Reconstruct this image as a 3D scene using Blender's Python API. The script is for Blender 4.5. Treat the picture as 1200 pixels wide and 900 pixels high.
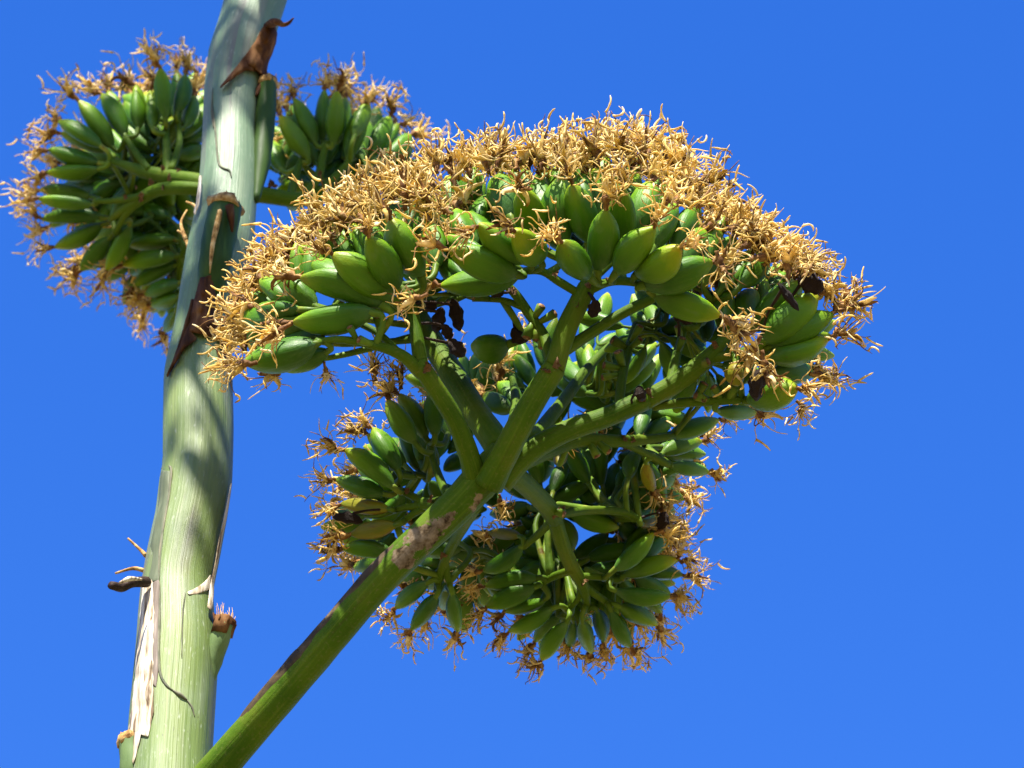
import bpy, bmesh, math, random
from mathutils import Vector, Matrix, Quaternion, noise
random.seed(7)
S = bpy.context.scene
for o in list(bpy.data.objects): bpy.data.objects.remove(o)

# ------------------------------------------------------------------ camera
PITCH = math.radians(42.0); FPX = 4500.0; CAMZ = 1.6
cp, sp = math.cos(PITCH), math.sin(PITCH)
FW = Vector((0, cp, sp)); UP = Vector((0, -sp, cp)); RT = Vector((1, 0, 0)); CAM = Vector((0, 0, CAMZ))
cd = bpy.data.cameras.new('camera'); cam = bpy.data.objects.new('camera', cd); S.collection.objects.link(cam)
cam.location = CAM; cam.rotation_euler = (math.pi/2 + PITCH, 0, 0)
cd.sensor_width = 36; cd.lens = 36*FPX/1200; cd.clip_start = .05; cd.clip_end = 20000
cd.dof.use_dof = True; cd.dof.focus_distance = 3.02; cd.dof.aperture_fstop = 15
S.camera = cam

# ------------------------------------------------------------------ sky, sun, exposure
SUN_EL = math.radians(55); SUN_AZ = math.radians(-12)      # azimuth measured from behind the camera towards its right
sun_dir = Vector((math.sin(SUN_AZ)*math.cos(SUN_EL), -math.cos(SUN_AZ)*math.cos(SUN_EL), math.sin(SUN_EL)))
w = bpy.data.worlds.new('World'); S.world = w; w.use_nodes = True
nt = w.node_tree; nt.nodes.clear()
sky = nt.nodes.new('ShaderNodeTexSky'); sky.sky_type = 'NISHITA'; sky.sun_disc = False
sky.sun_elevation = SUN_EL; sky.sun_rotation = math.pi - SUN_AZ
sky.altitude = 300; sky.air_density = 1.0; sky.dust_density = .2; sky.ozone_density = 2.0
hs = nt.nodes.new('ShaderNodeHueSaturation'); hs.inputs['Saturation'].default_value = 1.38
hs.inputs['Value'].default_value = 1.06; hs.inputs['Hue'].default_value = .52
bg = nt.nodes.new('ShaderNodeBackground'); bg.inputs['Strength'].default_value = .078
wo = nt.nodes.new('ShaderNodeOutputWorld')
nt.links.new(sky.outputs[0], hs.inputs['Color']); nt.links.new(hs.outputs[0], bg.inputs['Color']); nt.links.new(bg.outputs[0], wo.inputs['Surface'])
sl = bpy.data.lights.new('sun', 'SUN'); sl.energy = 5.0; sl.angle = math.radians(.53); sl.color = (1, .94, .83)
so = bpy.data.objects.new('sun', sl); S.collection.objects.link(so)
so.rotation_euler = sun_dir.to_track_quat('Z', 'Y').to_euler(); so.location = (0, -3, 8)
S.view_settings.view_transform = 'Standard'; S.view_settings.look = 'None'
S.view_settings.exposure = 2.0; S.view_settings.gamma = 1

# ------------------------------------------------------------------ helpers
def P(px, py, d):
    """a pixel of the 1200x900 photograph at depth d in front of the camera"""
    return CAM + (FW + RT*((px-600)/FPX) + UP*((450-py)/FPX))*d
Y0 = 2.454                                   # the stalk stands upright this far in front of the camera
BASE = Vector((-.285, Y0, 0))
def link(o, parent=None):
    S.collection.objects.link(o)
    if parent: o.parent = parent
    return o
def lerp(a, b, t): return a + (b-a)*t
def interp(tab, x):
    if x <= tab[0][0]: return tab[0][1:]
    for a, b in zip(tab, tab[1:]):
        if x <= b[0]:
            t = (x-a[0])/(b[0]-a[0]); return tuple(lerp(p, q, t) for p, q in zip(a[1:], b[1:]))
    return tab[-1][1:]
def catmull(pts, rad, n):
    """smooth resample of a polyline with radii"""
    if len(pts) == 2:
        return [pts[0].lerp(pts[1], i/n) for i in range(n+1)], [lerp(rad[0], rad[1], i/n) for i in range(n+1)]
    out, ro = [], []
    ex = [pts[0]*2-pts[1]] + list(pts) + [pts[-1]*2-pts[-2]]
    for i in range(len(pts)-1):
        a, b, c, d = ex[i:i+4]
        for k in range(n):
            t = k/n
            out.append(.5*((2*b) + (c-a)*t + (2*a-5*b+4*c-d)*t*t + (3*b-a-3*c+d)*t**3))
            ro.append(lerp(rad[i], rad[i+1], t))
    out.append(pts[-1].copy()); ro.append(rad[-1])
    return out, ro
class MB:
    def __init__(s): s.v = []; s.f = []; s.m = []; s.a = []
    def tube(s, pts, rad, seg=8, mat=0, cap=True, flat=None, wob=0, uvs=1.0):
        n = len(pts); b0 = len(s.v)
        t0 = (pts[1]-pts[0]).normalized()
        nx = t0.orthogonal().normalized()
        if abs(t0.z) < .95: nx = (Vector((0, 0, 1)) - t0*t0.z).normalized()
        ln = 0
        for i in range(n):
            t = (pts[min(i+1, n-1)]-pts[max(i-1, 0)])
            if t.length < 1e-9: t = t0
            t = t.normalized()
            nx = (nx - t*nx.dot(t)).normalized(); ny = t.cross(nx)
            if i: ln += (pts[i]-pts[i-1]).length
            for k in range(seg):
                a = 2*math.pi*k/seg; r = rad[i]
                if wob: r *= 1 + wob*noise.noise(pts[i]*60 + Vector((k*1.7, 0, 0)))
                fx, fy = (1, 1) if not flat else flat
                s.v.append(pts[i] + nx*(math.cos(a)*r*fx) + ny*(math.sin(a)*r*fy)); s.a.append((math.cos(a)+pts[0].x*40, math.sin(a)+pts[0].z*40, ln*20))
            if i:
                q = b0+(i-1)*seg
                for k in range(seg):
                    k2 = (k+1) % seg
                    s.f.append((q+k, q+k2, q+seg+k2, q+seg+k)); s.m.append(mat)
        if cap:
            s.f.append(tuple(b0+k for k in range(seg-1, -1, -1))); s.m.append(mat)
            s.f.append(tuple(b0+(n-1)*seg+k for k in range(seg))); s.m.append(mat)
    def grid(s, rows, mat=0):
        b0 = len(s.v); n = len(rows[0])
        for r in rows: s.v += r
        for i in range(len(rows)-1):
            for k in range(n-1):
                q = b0+i*n+k; s.f.append((q, q+1, q+n+1, q+n)); s.m.append(mat)
    def mesh(s, name, mats, smooth=True):
        me = bpy.data.meshes.new(name); me.from_pydata([tuple(v) for v in s.v], [], s.f)
        for m in mats: me.materials.append(m)
        me.polygons.foreach_set('material_index', s.m)
        me.polygons.foreach_set('use_smooth', [smooth]*len(s.f))
        if len(s.a) == len(s.v):
            at = me.attributes.new('pc', 'FLOAT_VECTOR', 'POINT'); at.data.foreach_set('vector', [c for v in s.a for c in v])
        me.update()
        return me
    def build(s, name, mats, parent=None, smooth=True, rel=True):
        if rel: s.v = [v-BASE for v in s.v]
        return link(bpy.data.objects.new(name, s.mesh(name, mats, smooth)), parent)

# ------------------------------------------------------------------ materials
def mat(name, rough=.5, spec=.4):
    m = bpy.data.materials.new(name); m.use_nodes = True; t = m.node_tree
    b = t.nodes['Principled BSDF']; b.inputs['Roughness'].default_value = rough
    b.inputs['Specular IOR Level'].default_value = spec*.8
    return m, t, b
def node(t, ty, **kw):
    n = t.nodes.new(ty)
    for k, v in kw.items():
        if hasattr(n, k) and k not in n.inputs.keys(): setattr(n, k, v)
        else: n.inputs[k].default_value = v
    return n
def ramp(t, src, stops, mode='LINEAR'):
    r = t.nodes.new('ShaderNodeValToRGB'); r.color_ramp.interpolation = mode
    el = r.color_ramp.elements
    while len(el) < len(stops): el.new(.5)
    for e, (p, c) in zip(el, stops): e.position = p; e.color = (c if len(c) == 4 else (*c, 1)) if not isinstance(c, (int, float)) else (c, c, c, 1)
    t.links.new(src, r.inputs[0]); return r
def mix(t, fac, a, b, blend='MIX'):
    m = t.nodes.new('ShaderNodeMix'); m.data_type = 'RGBA'; m.blend_type = blend
    for s, v in ((m.inputs[0], fac), (m.inputs[6], a), (m.inputs[7], b)):
        if isinstance(v, bpy.types.NodeSocket): t.links.new(v, s)
        elif isinstance(v, (int, float)): s.default_value = v
        else: s.default_value = (*v, 1) if len(v) == 3 else v
    return m.outputs[2]
def mapping(t, out, scale):
    m = t.nodes.new('ShaderNodeMapping'); m.inputs['Scale'].default_value = scale; t.links.new(out, m.inputs[0]); return m.outputs[0]
def nz(t, vec, scale, detail=4, rough=.55):
    n = t.nodes.new('ShaderNodeTexNoise'); n.inputs['Scale'].default_value = scale; n.inputs['Detail'].default_value = detail
    n.inputs['Roughness'].default_value = rough
    if vec: t.links.new(vec, n.inputs['Vector'])
    return n.outputs['Fac']
def bump(t, b, h, strength, dist=.002):
    n = t.nodes.new('ShaderNodeBump'); n.inputs['Strength'].default_value = strength; n.inputs['Distance'].default_value = dist
    t.links.new(h, n.inputs['Height']); t.links.new(n.outputs[0], b.inputs['Normal'])
def math_(t, op, a, b=None):
    n = t.nodes.new('ShaderNodeMath'); n.operation = op; n.use_clamp = False
    for s, v in zip(n.inputs, (a, b)):
        if v is None: continue
        if isinstance(v, bpy.types.NodeSocket): t.links.new(v, s)
        else: s.default_value = v
    return n.outputs[0]

def make_pod_mat():
    m, t, b = mat('green seed pod skin', .36, .17)
    pa = t.nodes.new('ShaderNodeAttribute'); pa.attribute_name = 'pc'
    oi = t.nodes.new('ShaderNodeObjectInfo'); gm = t.nodes.new('ShaderNodeNewGeometry')
    rn = math_(t, 'FRACT', math_(t, 'ADD', oi.outputs['Random'], gm.outputs['Random Per Island']))
    sx = t.nodes.new('ShaderNodeSeparateXYZ'); t.links.new(pa.outputs['Vector'], sx.inputs[0])
    at = t.nodes.new('ShaderNodeVectorMath'); at.operation = 'ADD'; t.links.new(pa.outputs['Vector'], at.inputs[0])
    sc = t.nodes.new('ShaderNodeVectorMath'); sc.operation = 'SCALE'; sc.inputs['Scale'].default_value = 37
    cmb = t.nodes.new('ShaderNodeCombineXYZ'); [t.links.new(rn, cmb.inputs[i]) for i in range(3)]
    t.links.new(cmb.outputs[0], sc.inputs[0]); t.links.new(sc.outputs[0], at.inputs[1]); v = at.outputs[0]
    # colour along the pod: bluish bloom at the base, yellower at the tip
    zz = math_(t, 'ADD', sx.outputs['Z'], math_(t, 'MULTIPLY', math_(t, 'SUBTRACT', nz(t, v, 2.2), .5), .35))
    c = ramp(t, zz, [(0, (.046, .105, .022)), (.25, (.030, .092, .003)), (.7, (.062, .150, .0025)), (.93, (.14, .215, .004)), (1, (.20, .21, .006))]).outputs[0]
    rnd = ramp(t, rn, [(0, (.55, .68, .8)), (.45, (.95, .97, 1)), (.85, (1.2, 1.05, .9)), (1, (1.5, 1.15, .8))]).outputs[0]
    c = mix(t, 1, c, rnd, 'MULTIPLY')
    st = nz(t, mapping(t, v, (14, 14, .9)), 1, 3)
    c = mix(t, ramp(t, st, [(.45, 0), (.8, .22)]).outputs[0], c, (.088, .145, .008))
    sp_ = nz(t, mapping(t, v, (2.2, 2.2, 2.2)), 2.0, 2)
    c = mix(t, ramp(t, sp_, [(.735, 0), (.77, .85)]).outputs[0], c, (.07, .045, .015))
    c = mix(t, ramp(t, nz(t, v, 3.2, 5), [(.55, 0), (.75, .28)]).outputs[0], c, (.10, .14, .06))
    fl = nz(t, v, 26, 2)
    c = mix(t, ramp(t, fl, [(.68, 0), (.76, .45)]).outputs[0], c, (.13, .11, .03))
    t.links.new(c, b.inputs['Base Color'])
    t.links.new(ramp(t, nz(t, v, 6), [(.3, .34), (.7, .52)]).outputs[0], b.inputs['Roughness'])
    bump(t, b, st, .10, .03)
    b.inputs['Subsurface Weight'].default_value = .35; b.inputs['Subsurface Radius'].default_value = (.8, 1.0, .15); b.inputs['Subsurface Scale'].default_value = .010
    return m
def make_plain(name, stops, scale=60, rough=.6, streak=None, bs=.3, bd=.002, trans=0, rand=.25, spec=.12):
    """mottled colour from noise; streak stretches the noise along local z"""
    m, t, b = mat(name, rough, spec)
    tc = t.nodes.new('ShaderNodeTexCoord'); oi = t.nodes.new('ShaderNodeObjectInfo')
    v = tc.outputs['Object']
    if streak: v = mapping(t, v, streak)
    n = nz(t, v, scale, 5)
    c = ramp(t, n, stops).outputs[0]
    rr = ramp(t, oi.outputs['Random'], [(0, (1-rand,)*3), (1, (1+rand,)*3)]).outputs[0]
    c = mix(t, 1, c, rr, 'MULTIPLY')
    t.links.new(c, b.inputs['Base Color'])
    if bs: bump(t, b, n, bs, bd)
    if trans:
        out = t.nodes['Material Output']; tr = t.nodes.new('ShaderNodeBsdfTranslucent'); t.links.new(c, tr.inputs[0])
        ms = t.nodes.new('ShaderNodeMixShader'); ms.inputs[0].default_value = trans
        t.links.new(b.outputs[0], ms.inputs[1]); t.links.new(tr.outputs[0], ms.inputs[2]); t.links.new(ms.outputs[0], out.inputs[0])
    return m
def make_branch_mat():
    m, t, b = mat('green flower branch skin', .5, .06)
    tc = t.nodes.new('ShaderNodeTexCoord'); v = tc.outputs['Object']
    pa = t.nodes.new('ShaderNodeAttribute'); pa.attribute_name = 'pc'
    fib = nz(t, mapping(t, pa.outputs['Vector'], (3.4, 3.4, .35)), 1.6, 6, .65)
    c = ramp(t, nz(t, v, 22, 5), [(.3, (.024, .060, .003)), (.55, (.044, .086, .004)), (.75, (.075, .100, .008))]).outputs[0]
    c = mix(t, ramp(t, fib, [(.48, 0), (.66, .45)]).outputs[0], c, (.085, .125, .010))
    c = mix(t, ramp(t, fib, [(.30, .4), (.42, 0)]).outputs[0], c, (.045, .035, .008))
    c = mix(t, ramp(t, nz(t, v, 420, 3), [(.55, 0), (.8, .35)]).outputs[0], c, (.15, .13, .05))
    # corky scars on the peduncle just below the fork
    for (q, r) in SCARS:
        q = q-BASE
        d = t.nodes.new('ShaderNodeVectorMath'); d.operation = 'DISTANCE'; t.links.new(v, d.inputs[0]); d.inputs[1].default_value = q
        k = math_(t, 'ADD', math_(t, 'DIVIDE', d.outputs['Value'], r), math_(t, 'MULTIPLY', math_(t, 'SUBTRACT', nz(t, v, 95, 6, .65), .5), 2.2))
        col = ramp(t, nz(t, v, 140, 5), [(.36, (.025, .016, .008)), (.45, (.085, .06, .034)), (.62, (.17, .13, .088))]).outputs[0]
        c = mix(t, ramp(t, k, [(.70, 1), (.80, 0)]).outputs[0], c, col)
    t.links.new(c, b.inputs['Base Color'])
    bump(t, b, math_(t, 'ADD', math_(t, 'MULTIPLY', fib, 1.5), nz(t, v, 160, 5)), .3, .002)
    return m
def make_stalk_mat():
    m, t, b = mat('glaucous stalk skin', .5, .35)
    uv = t.nodes.new('ShaderNodeUVMap'); v = uv.outputs[0]
    s1 = nz(t, mapping(t, v, (9, 2.2, 1)), 1.0, 5, .6)
    s2 = nz(t, mapping(t, v, (85, 5, 1)), 1.0, 4, .6)
    s3 = nz(t, mapping(t, v, (5, 3.0, 1)), 1.0, 4, .6)
    sep = t.nodes.new('ShaderNodeSeparateXYZ'); t.links.new(v, sep.inputs[0])
    low = ramp(t, s1, [(.25, (.065, .105, .025)), (.5, (.105, .15, .040)), (.72, (.155, .19, .062))]).outputs[0]
    top = ramp(t, s1, [(.25, (.055, .105, .055)), (.5, (.098, .155, .085)), (.72, (.14, .195, .118))]).outputs[0]
    c = mix(t, ramp(t, math_(t, 'MULTIPLY', sep.outputs[1], .2), [(.76, 0), (.80, 1)]).outputs[0], low, top)
    c = mix(t, ramp(t, s2, [(.52, 0), (.74, .42)]).outputs[0], c, (.075, .085, .05))
    c = mix(t, ramp(t, s3, [(.52, 0), (.64, .75)]).outputs[0], c, (.115, .10, .085))
    c = mix(t, ramp(t, nz(t, mapping(t, v, (26, 26, 1)), 3, 4, .6), [(.60, 0), (.70, .55)]).outputs[0], c, (.30, .33, .25))
    c = mix(t, ramp(t, nz(t, mapping(t, v, (7, 9, 1)), 1.2, 5, .6), [(.48, 0), (.66, .6)]).outputs[0], c, (.155, .195, .12))
    c = mix(t, ramp(t, nz(t, mapping(t, v, (60, 40, 1)), 2, 3, .6), [(.66, 0), (.70, .7)]).outputs[0], c, (.05, .045, .03))
    t.links.new(c, b.inputs['Base Color'])
    h = math_(t, 'ADD', s2, math_(t, 'MULTIPLY', s1, .6))
    bump(t, b, h, .28, .004)
    return m

SCARS = [(P(497, 630, 2.97), .022), (P(540, 570, 2.97), .016), (P(562, 592, 2.98), .013), (P(473, 652, 2.975), .013), (P(520, 612, 2.975), .012)]
M_POD = make_pod_mat()
M_POD_Y = make_plain('yellowing pod skin', [(.3, (.085, .105, .006)), (.55, (.13, .12, .008)), (.75, (.08, .04, .008))], 3, .45, bs=.1, bd=.05)
M_BR = make_branch_mat()
M_BRL = make_plain('branchlet skin', [(.3, (.035, .075, .006)), (.55, (.07, .12, .010)), (.68, (.13, .15, .02)), (.76, (.06, .03, .008))], 70, .45, bs=.3)
M_GOLD = make_plain('dried golden filament', [(.30, (.27, .13, .02)), (.42, (.54, .36, .09)), (.56, (.72, .54, .18)), (.72, (.80, .67, .36))], 130, .6, bs=.3, trans=.4, rand=.16)
M_PALE = make_plain('bleached dried filament', [(.3, (.50, .34, .12)), (.5, (.74, .57, .26)), (.72, (.82, .71, .45))], 130, .6, bs=.3, trans=.35, rand=.12)
M_NECK = make_plain('withered brown perianth', [(.3, (.045, .018, .008)), (.5, (.15, .07, .02)), (.75, (.36, .22, .08))], 260, .65, streak=(1, 1, .3), bs=.6, trans=.1)
M_BRACT = make_plain('dry brown bract', [(.3, (.022, .008, .003)), (.5, (.060, .023, .007)), (.72, (.16, .08, .03))], 60, .85, streak=(1.6, 1.6, .35), bs=.6, bd=.004, rand=.05)
M_DEAD = make_plain('black shrivelled husk', [(.3, (.010, .006, .005)), (.6, (.024, .014, .010)), (.8, (.07, .045, .032))], 180, .6, bs=.7)
M_FIB = make_plain('torn fibre', [(.3, (.11, .05, .015)), (.5, (.30, .18, .06)), (.72, (.45, .32, .15))], 170, .8, bs=.8, rand=.05)
M_PEEL = make_plain('pale peeled skin', [(.36, (.10, .065, .035)), (.46, (.36, .30, .21)), (.60, (.52, .48, .40))], 85, .6, streak=(3.2, 3.2, .22), bs=.5, rand=.02)
M_SEAM = make_plain('dark seam', [(.3, (.05, .06, .04)), (.7, (.16, .15, .10))], 60, .7, bs=0, rand=.02)
M_STUB_SHADE = make_plain('shade-darkened cut branch skin', [(.3, (.014, .035, .006)), (.6, (.03, .06, .010)), (.8, (.055, .08, .022))], 50, .5, streak=(1.5, 1.5, .3), bs=.3, rand=.05)  # green darkened to paint in the shade lying on these cut branches
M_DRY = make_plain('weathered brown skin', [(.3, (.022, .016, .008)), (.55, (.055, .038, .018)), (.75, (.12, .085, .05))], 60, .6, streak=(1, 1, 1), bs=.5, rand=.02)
M_SHEATH = make_plain('grey green sheath', [(.3, (.045, .06, .035)), (.55, (.085, .10, .06)), (.78, (.14, .15, .10))], 60, .6, streak=(2.5, 2.5, .2), bs=.4, rand=.02)
M_STUBP = make_plain('pale stub skin', [(.3, (.06, .10, .035)), (.6, (.10, .15, .055)), (.8, (.14, .18, .09))], 50, .6, streak=(1.5, 1.5, .3), bs=.3, rand=.05)
M_SCALE = make_plain('brown scale', [(.3, (.05, .025, .012)), (.55, (.15, .08, .035)), (.75, (.4, .27, .14))], 300, .7, bs=.6, trans=.1)
M_STALK = make_stalk_mat()

# ------------------------------------------------------------------ ground
g = MB(); g.grid([[Vector((x, y, 0)) for x in (-4000, 4000)] for y in (-4000, 4000)])
mg, t, b = mat('dry soil', .9, .2)
tc = t.nodes.new('ShaderNodeTexCoord')
t.links.new(ramp(t, nz(t, tc.outputs['Object'], 1.3, 8), [(.3, (.09, .075, .03)), (.55, (.16, .125, .06)), (.75, (.25, .19, .10))]).outputs[0], b.inputs['Base Color'])
go = g.build('ground', [mg], rel=False); go['kind'] = 'structure'

# ------------------------------------------------------------------ the plant
plant = bpy.data.objects.new('agave_plant', None); link(plant); plant.location = BASE
plant['label'] = 'tall agave flower stalk bearing green seed pods tipped with golden withered flowers'
plant['category'] = 'agave'

# --- stalk: silhouettes read at photograph rows
SIL = [(-30, 266, 342), (0, 263, 336), (30, 255, 326), (60, 245, 318), (100, 240, 306), (150, 238, 301), (200, 235, 303), (250, 229, 300), (290, 220, 297), (330, 213, 287),
       (380, 205, 271), (415, 197, 271), (440, 192, 272), (500, 191, 273), (545, 191, 272), (565, 187, 271), (600, 183, 266), (650, 172, 257), (690, 165, 249),
       (720, 162, 251), (760, 159, 256), (800, 155, 254), (850, 150, 251), (900, 146, 248), (960, 141, 247)]
def axis_d(py): return Y0/(cp - (450-py)/FPX*sp)
ST = []
for (py, l, r) in SIL:
    d = axis_d(py); c = P((l+r)/2, py, d); ST.append((c.z, c.x, (r-l)/2*d/FPX))
ST.sort()
ST = [(0, BASE.x, .062), (1.5, -.284, .052), (2.8, -.278, .040)] + ST + [(4.9, -.232, .030), (5.6, -.22, .022), (6.1, -.215, .012)]
def stalk_surf(px, py, off=0.0, clampx=.985):
    v = (450-py)/FPX; h = .03; d = 3.2
    for _ in range(6):
        d = (Y0-h)/(cp - v*sp); X = d*(px-600)/FPX; z = CAMZ + d*(sp+v*cp)
        xc, r = interp(ST, z); r += off
        dx = max(-clampx*r, min(clampx*r, X-xc)); h = math.sqrt(r*r-dx*dx)
    return Vector((xc+dx, Y0-h, z))
def stalk_mesh():
    me = bpy.data.meshes.new('stalk'); bm = bmesh.new(); uvl = bm.loops.layers.uv.new('UVMap')
    zs = [i*.1 for i in range(34)]; z = 3.3
    while z < 4.55: zs.append(z+.05); z += .0125
    zs += [4.7, 4.9, 5.1, 5.4, 5.7, 6.0, 6.1]
    N = 48; rows = []
    for z in zs:
        xc, r = interp(ST, z); row = []
        for k in range(N):
            a = 2*math.pi*k/N - math.pi/2
            rr = r*(1 + .035*noise.noise(Vector((math.cos(a)*2.2, math.sin(a)*2.2, z*3))) + .012*noise.noise(Vector((math.cos(a)*7, math.sin(a)*7, z*2))))
            row.append(bm.verts.new((xc+math.cos(a)*rr-BASE.x, math.sin(a)*rr, z)))
        rows.append(row)
    for i in range(len(rows)-1):
        for k in range(N):
            k2 = (k+1) % N
            f = bm.faces.new((rows[i][k], rows[i][k2], rows[i+1][k2], rows[i+1][k])); f.smooth = True
            for lp, (u, vv) in zip(f.loops, ((k, zs[i]), (k+1, zs[i]), (k+1, zs[i+1]), (k, zs[i+1]))):
                lp[uvl].uv = (u/N, vv)
    bm.faces.new(rows[-1]); bm.to_mesh(me); bm.free(); me.materials.append(M_STALK)
    return me
stalk = link(bpy.data.objects.new('stalk', stalk_mesh()), plant)
stalk['label'] = 'pale glaucous green main stalk with grey streaks and peeling skin'

def patch(name, left, right, m, rows=14, cols=9, off=.002, bulge=.0, ragged=0, thick=.0022, tipout=0, crumple=0):
    """a sheet lying on the stalk between two pixel curves; (left, right) are lists of (x, y)"""
    def samp(c, s):
        s *= len(c)-1; i = min(int(s), len(c)-2); f = s-i
        return (lerp(c[i][0], c[i+1][0], f), lerp(c[i][1], c[i+1][1], f))
    mb = MB(); gr = []
    for i in range(rows+1):
        s = i/rows; a = samp(left, s); q = samp(right, s); row = []
        for k in range(cols+1):
            u = k/cols
            x = lerp(a[0], q[0], u); y = lerp(a[1], q[1], u)
            n = noise.noise(Vector((x*.09, y*.05, 3.3)))
            if ragged:
                e = noise.noise(Vector((y*.16, k//(cols-1), 9.1)))*ragged
                if k == 0: x += e
                if k == cols: x -= e
            row.append(stalk_surf(x, y, off + bulge*math.sin(math.pi*u)*(.4+.6*math.sin(math.pi*s)) + .0016*n + crumple*noise.noise(Vector((x*.21, y*.11, 7.7))) + tipout*(1-s)**2))
        gr.append(row)
    mb.grid(gr)
    o = mb.build(name, [m], stalk)
    md = o.modifiers.new('thickness', 'SOLIDIFY'); md.thickness = thick; md.offset = 1
    sb = o.modifiers.new('smooth', 'SUBSURF'); sb.levels = 1; sb.render_levels = 1
    return o
# bracts clasping the stalk (pixel outline on the stalk's surface)
b1 = patch('bract', [(317, 24), (307, 31), (298, 48), (284, 70)], [(322, 25), (326, 40), (325, 62), (312, 90)], M_BRACT, 16, 10, .003, .009, 1.2, tipout=.012, crumple=.006)
patch('bract_margin', [(288, 63), (277, 77), (266, 90), (257, 102)], [(302, 84), (288, 83), (273, 93), (258, 104)], M_BRACT, 12, 5, .0035, .003, .8, thick=.0015, crumple=.004)
b1['label'] = 'dry brown bract with hooked tip'
b2 = patch('bract', [(234, 324), (228, 345), (223, 366), (215, 388)], [(249, 322), (254, 346), (261, 372), (266, 398)], M_BRACT, 16, 10, .003, .009, 1.2, tipout=.010, crumple=.006)
patch('bract_margin', [(217, 380), (210, 402), (202, 422), (195, 441)], [(232, 396), (217, 408), (206, 427), (196, 442)], M_BRACT, 12, 5, .0035, .003, .8, thick=.0015, crumple=.004)
patch('bract_margin', [(252, 394), (259, 404), (265, 420)], [(266, 394), (268, 410), (268, 432)], M_BRACT, 10, 4, .0035, .002, .6, thick=.0015, crumple=.003)
b2['label'] = 'dry brown bract below a cut branch'
tip = MB()
q = [stalk_surf(316, 30, .013), P(323, 25, 3.50), P(331, 29, 3.49), P(338, 27, 3.485), P(344, 21, 3.48)]
pt, rd = catmull(q, [.006, .0055, .0042, .0026, .0008], 5); tip.tube(pt, rd, 8, flat=(.55, 1)); tip.build('bract_tip', [M_BRACT], stalk)
# trailing skirts of the two bracts (dry margins running down the stalk)
for pts, rr in (([(303, 80), (309, 92), (304, 104), (300, 112)], (.004, .004, .003, .001)),
                ([(262, 398), (266, 412), (268, 430)], (.004, .0035, .001)),
                ([(226, 352), (219, 378), (207, 416), (196, 440)], (.002, .002, .002, .001))):
    mb = MB(); pt, rd = catmull([stalk_surf(x, y, .003) for x, y in pts], rr, 5); mb.tube(pt, rd, 7, wob=.4); mb.build('bract_margin', [M_BRACT], stalk)
# cut side branches: a short tube with a torn fibrous end
def stub(points, wpx, fringe=0, fr_len=.02, stripe=None, name='cut_branch', skin=None, cap=None):
    mb = MB()
    pts = [p for p in points]; r = [x*3.35/FPX/2 for x in wpx]
    pt, rd = catmull(pts, r, 6); mb.tube(pt, rd, 14, wob=.12)
    o = mb.build(name, [skin or M_STUB_SHADE], stalk)
    ax = (pt[-1]-pt[-2]).normalized(); n1 = ax.orthogonal().normalized(); n2 = ax.cross(n1)
    e = MB()
    L = .007 if not cap else .011
    ring = [pt[-1]-ax*L*.8, pt[-1]-ax*L*.1, pt[-1]+ax*L*.5, pt[-1]+ax*L*.75]
    e.tube(ring, [rd[-1]*1.03, rd[-1]*1.09, rd[-1]*.95, rd[-1]*.4], 14, wob=.5)
    for i in range(26):
        a = random.uniform(0, 6.28); rr = rd[-1]*math.sqrt(random.random())
        s0 = pt[-1]+(n1*math.cos(a)+n2*math.sin(a))*rr
        ln = random.uniform(.002, .006)
        e.tube([s0, s0+ax*ln+n1*random.uniform(-.002, .002)], [.0016, .0004], 4)
    for i in range(fringe):
        a = random.uniform(0, 6.28); s0 = pt[-1]+(n1*math.cos(a)+n2*math.sin(a))*rd[-1]*random.uniform(.3, 1.1)
        ln = fr_len*random.uniform(.4, 1.1)
        e.tube([s0, s0+(Vector((0, 0, 1))*.9+ax*.3)*ln*.5+n1*random.uniform(-.001, .001), s0+Vector((random.uniform(-.1, .1), 0, 1))*ln], [.00055, .0004, .00015], 4, mat=1)
    e.build('torn_end', [cap or M_FIB, M_FIB], stalk)
    return o, pt, rd
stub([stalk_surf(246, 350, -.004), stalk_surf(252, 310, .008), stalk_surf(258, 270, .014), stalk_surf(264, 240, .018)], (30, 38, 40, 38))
mb = MB(); pt, rd = catmull([stalk_surf(246, 320, .022), stalk_surf(248, 296, .027), stalk_surf(253, 268, .032), stalk_surf(258, 248, .034)], (.001, .0035, .0045, .004), 6)
mb.tube(pt, rd, 6, wob=.3, flat=(1, .6)); mb.build('peeled_strip', [M_FIB], stalk)
mb = MB(); pt, rd = catmull([stalk_surf(272, 272, .029), stalk_surf(271, 255, .034), stalk_surf(270, 242, .034)], (.0008, .0035, .004), 5)
mb.tube(pt, rd, 6, wob=.4); mb.build('peeled_strip', [M_BRACT], stalk)
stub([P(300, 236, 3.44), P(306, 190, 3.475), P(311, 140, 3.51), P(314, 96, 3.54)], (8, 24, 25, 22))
stub([P(246, 800, 3.08), P(250, 775, 3.09), P(257, 752, 3.095), P(263, 732, 3.10)], (10, 20, 22, 22), fringe=26, fr_len=.02, skin=M_STUBP, cap=M_BRACT)
patch('peeled_strip', [(249, 716), (250, 730), (252, 745)], [(257, 722), (258, 735), (255, 748)], M_BRACT, 8, 4, .003, .003, .6, .001)
stub([P(155, 930, 3.0), P(155, 900, 3.01), P(153, 878, 3.02), P(151, 866, 3.025)], (24, 26, 24, 22), fringe=6, fr_len=.006, skin=M_STUBP)
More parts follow.
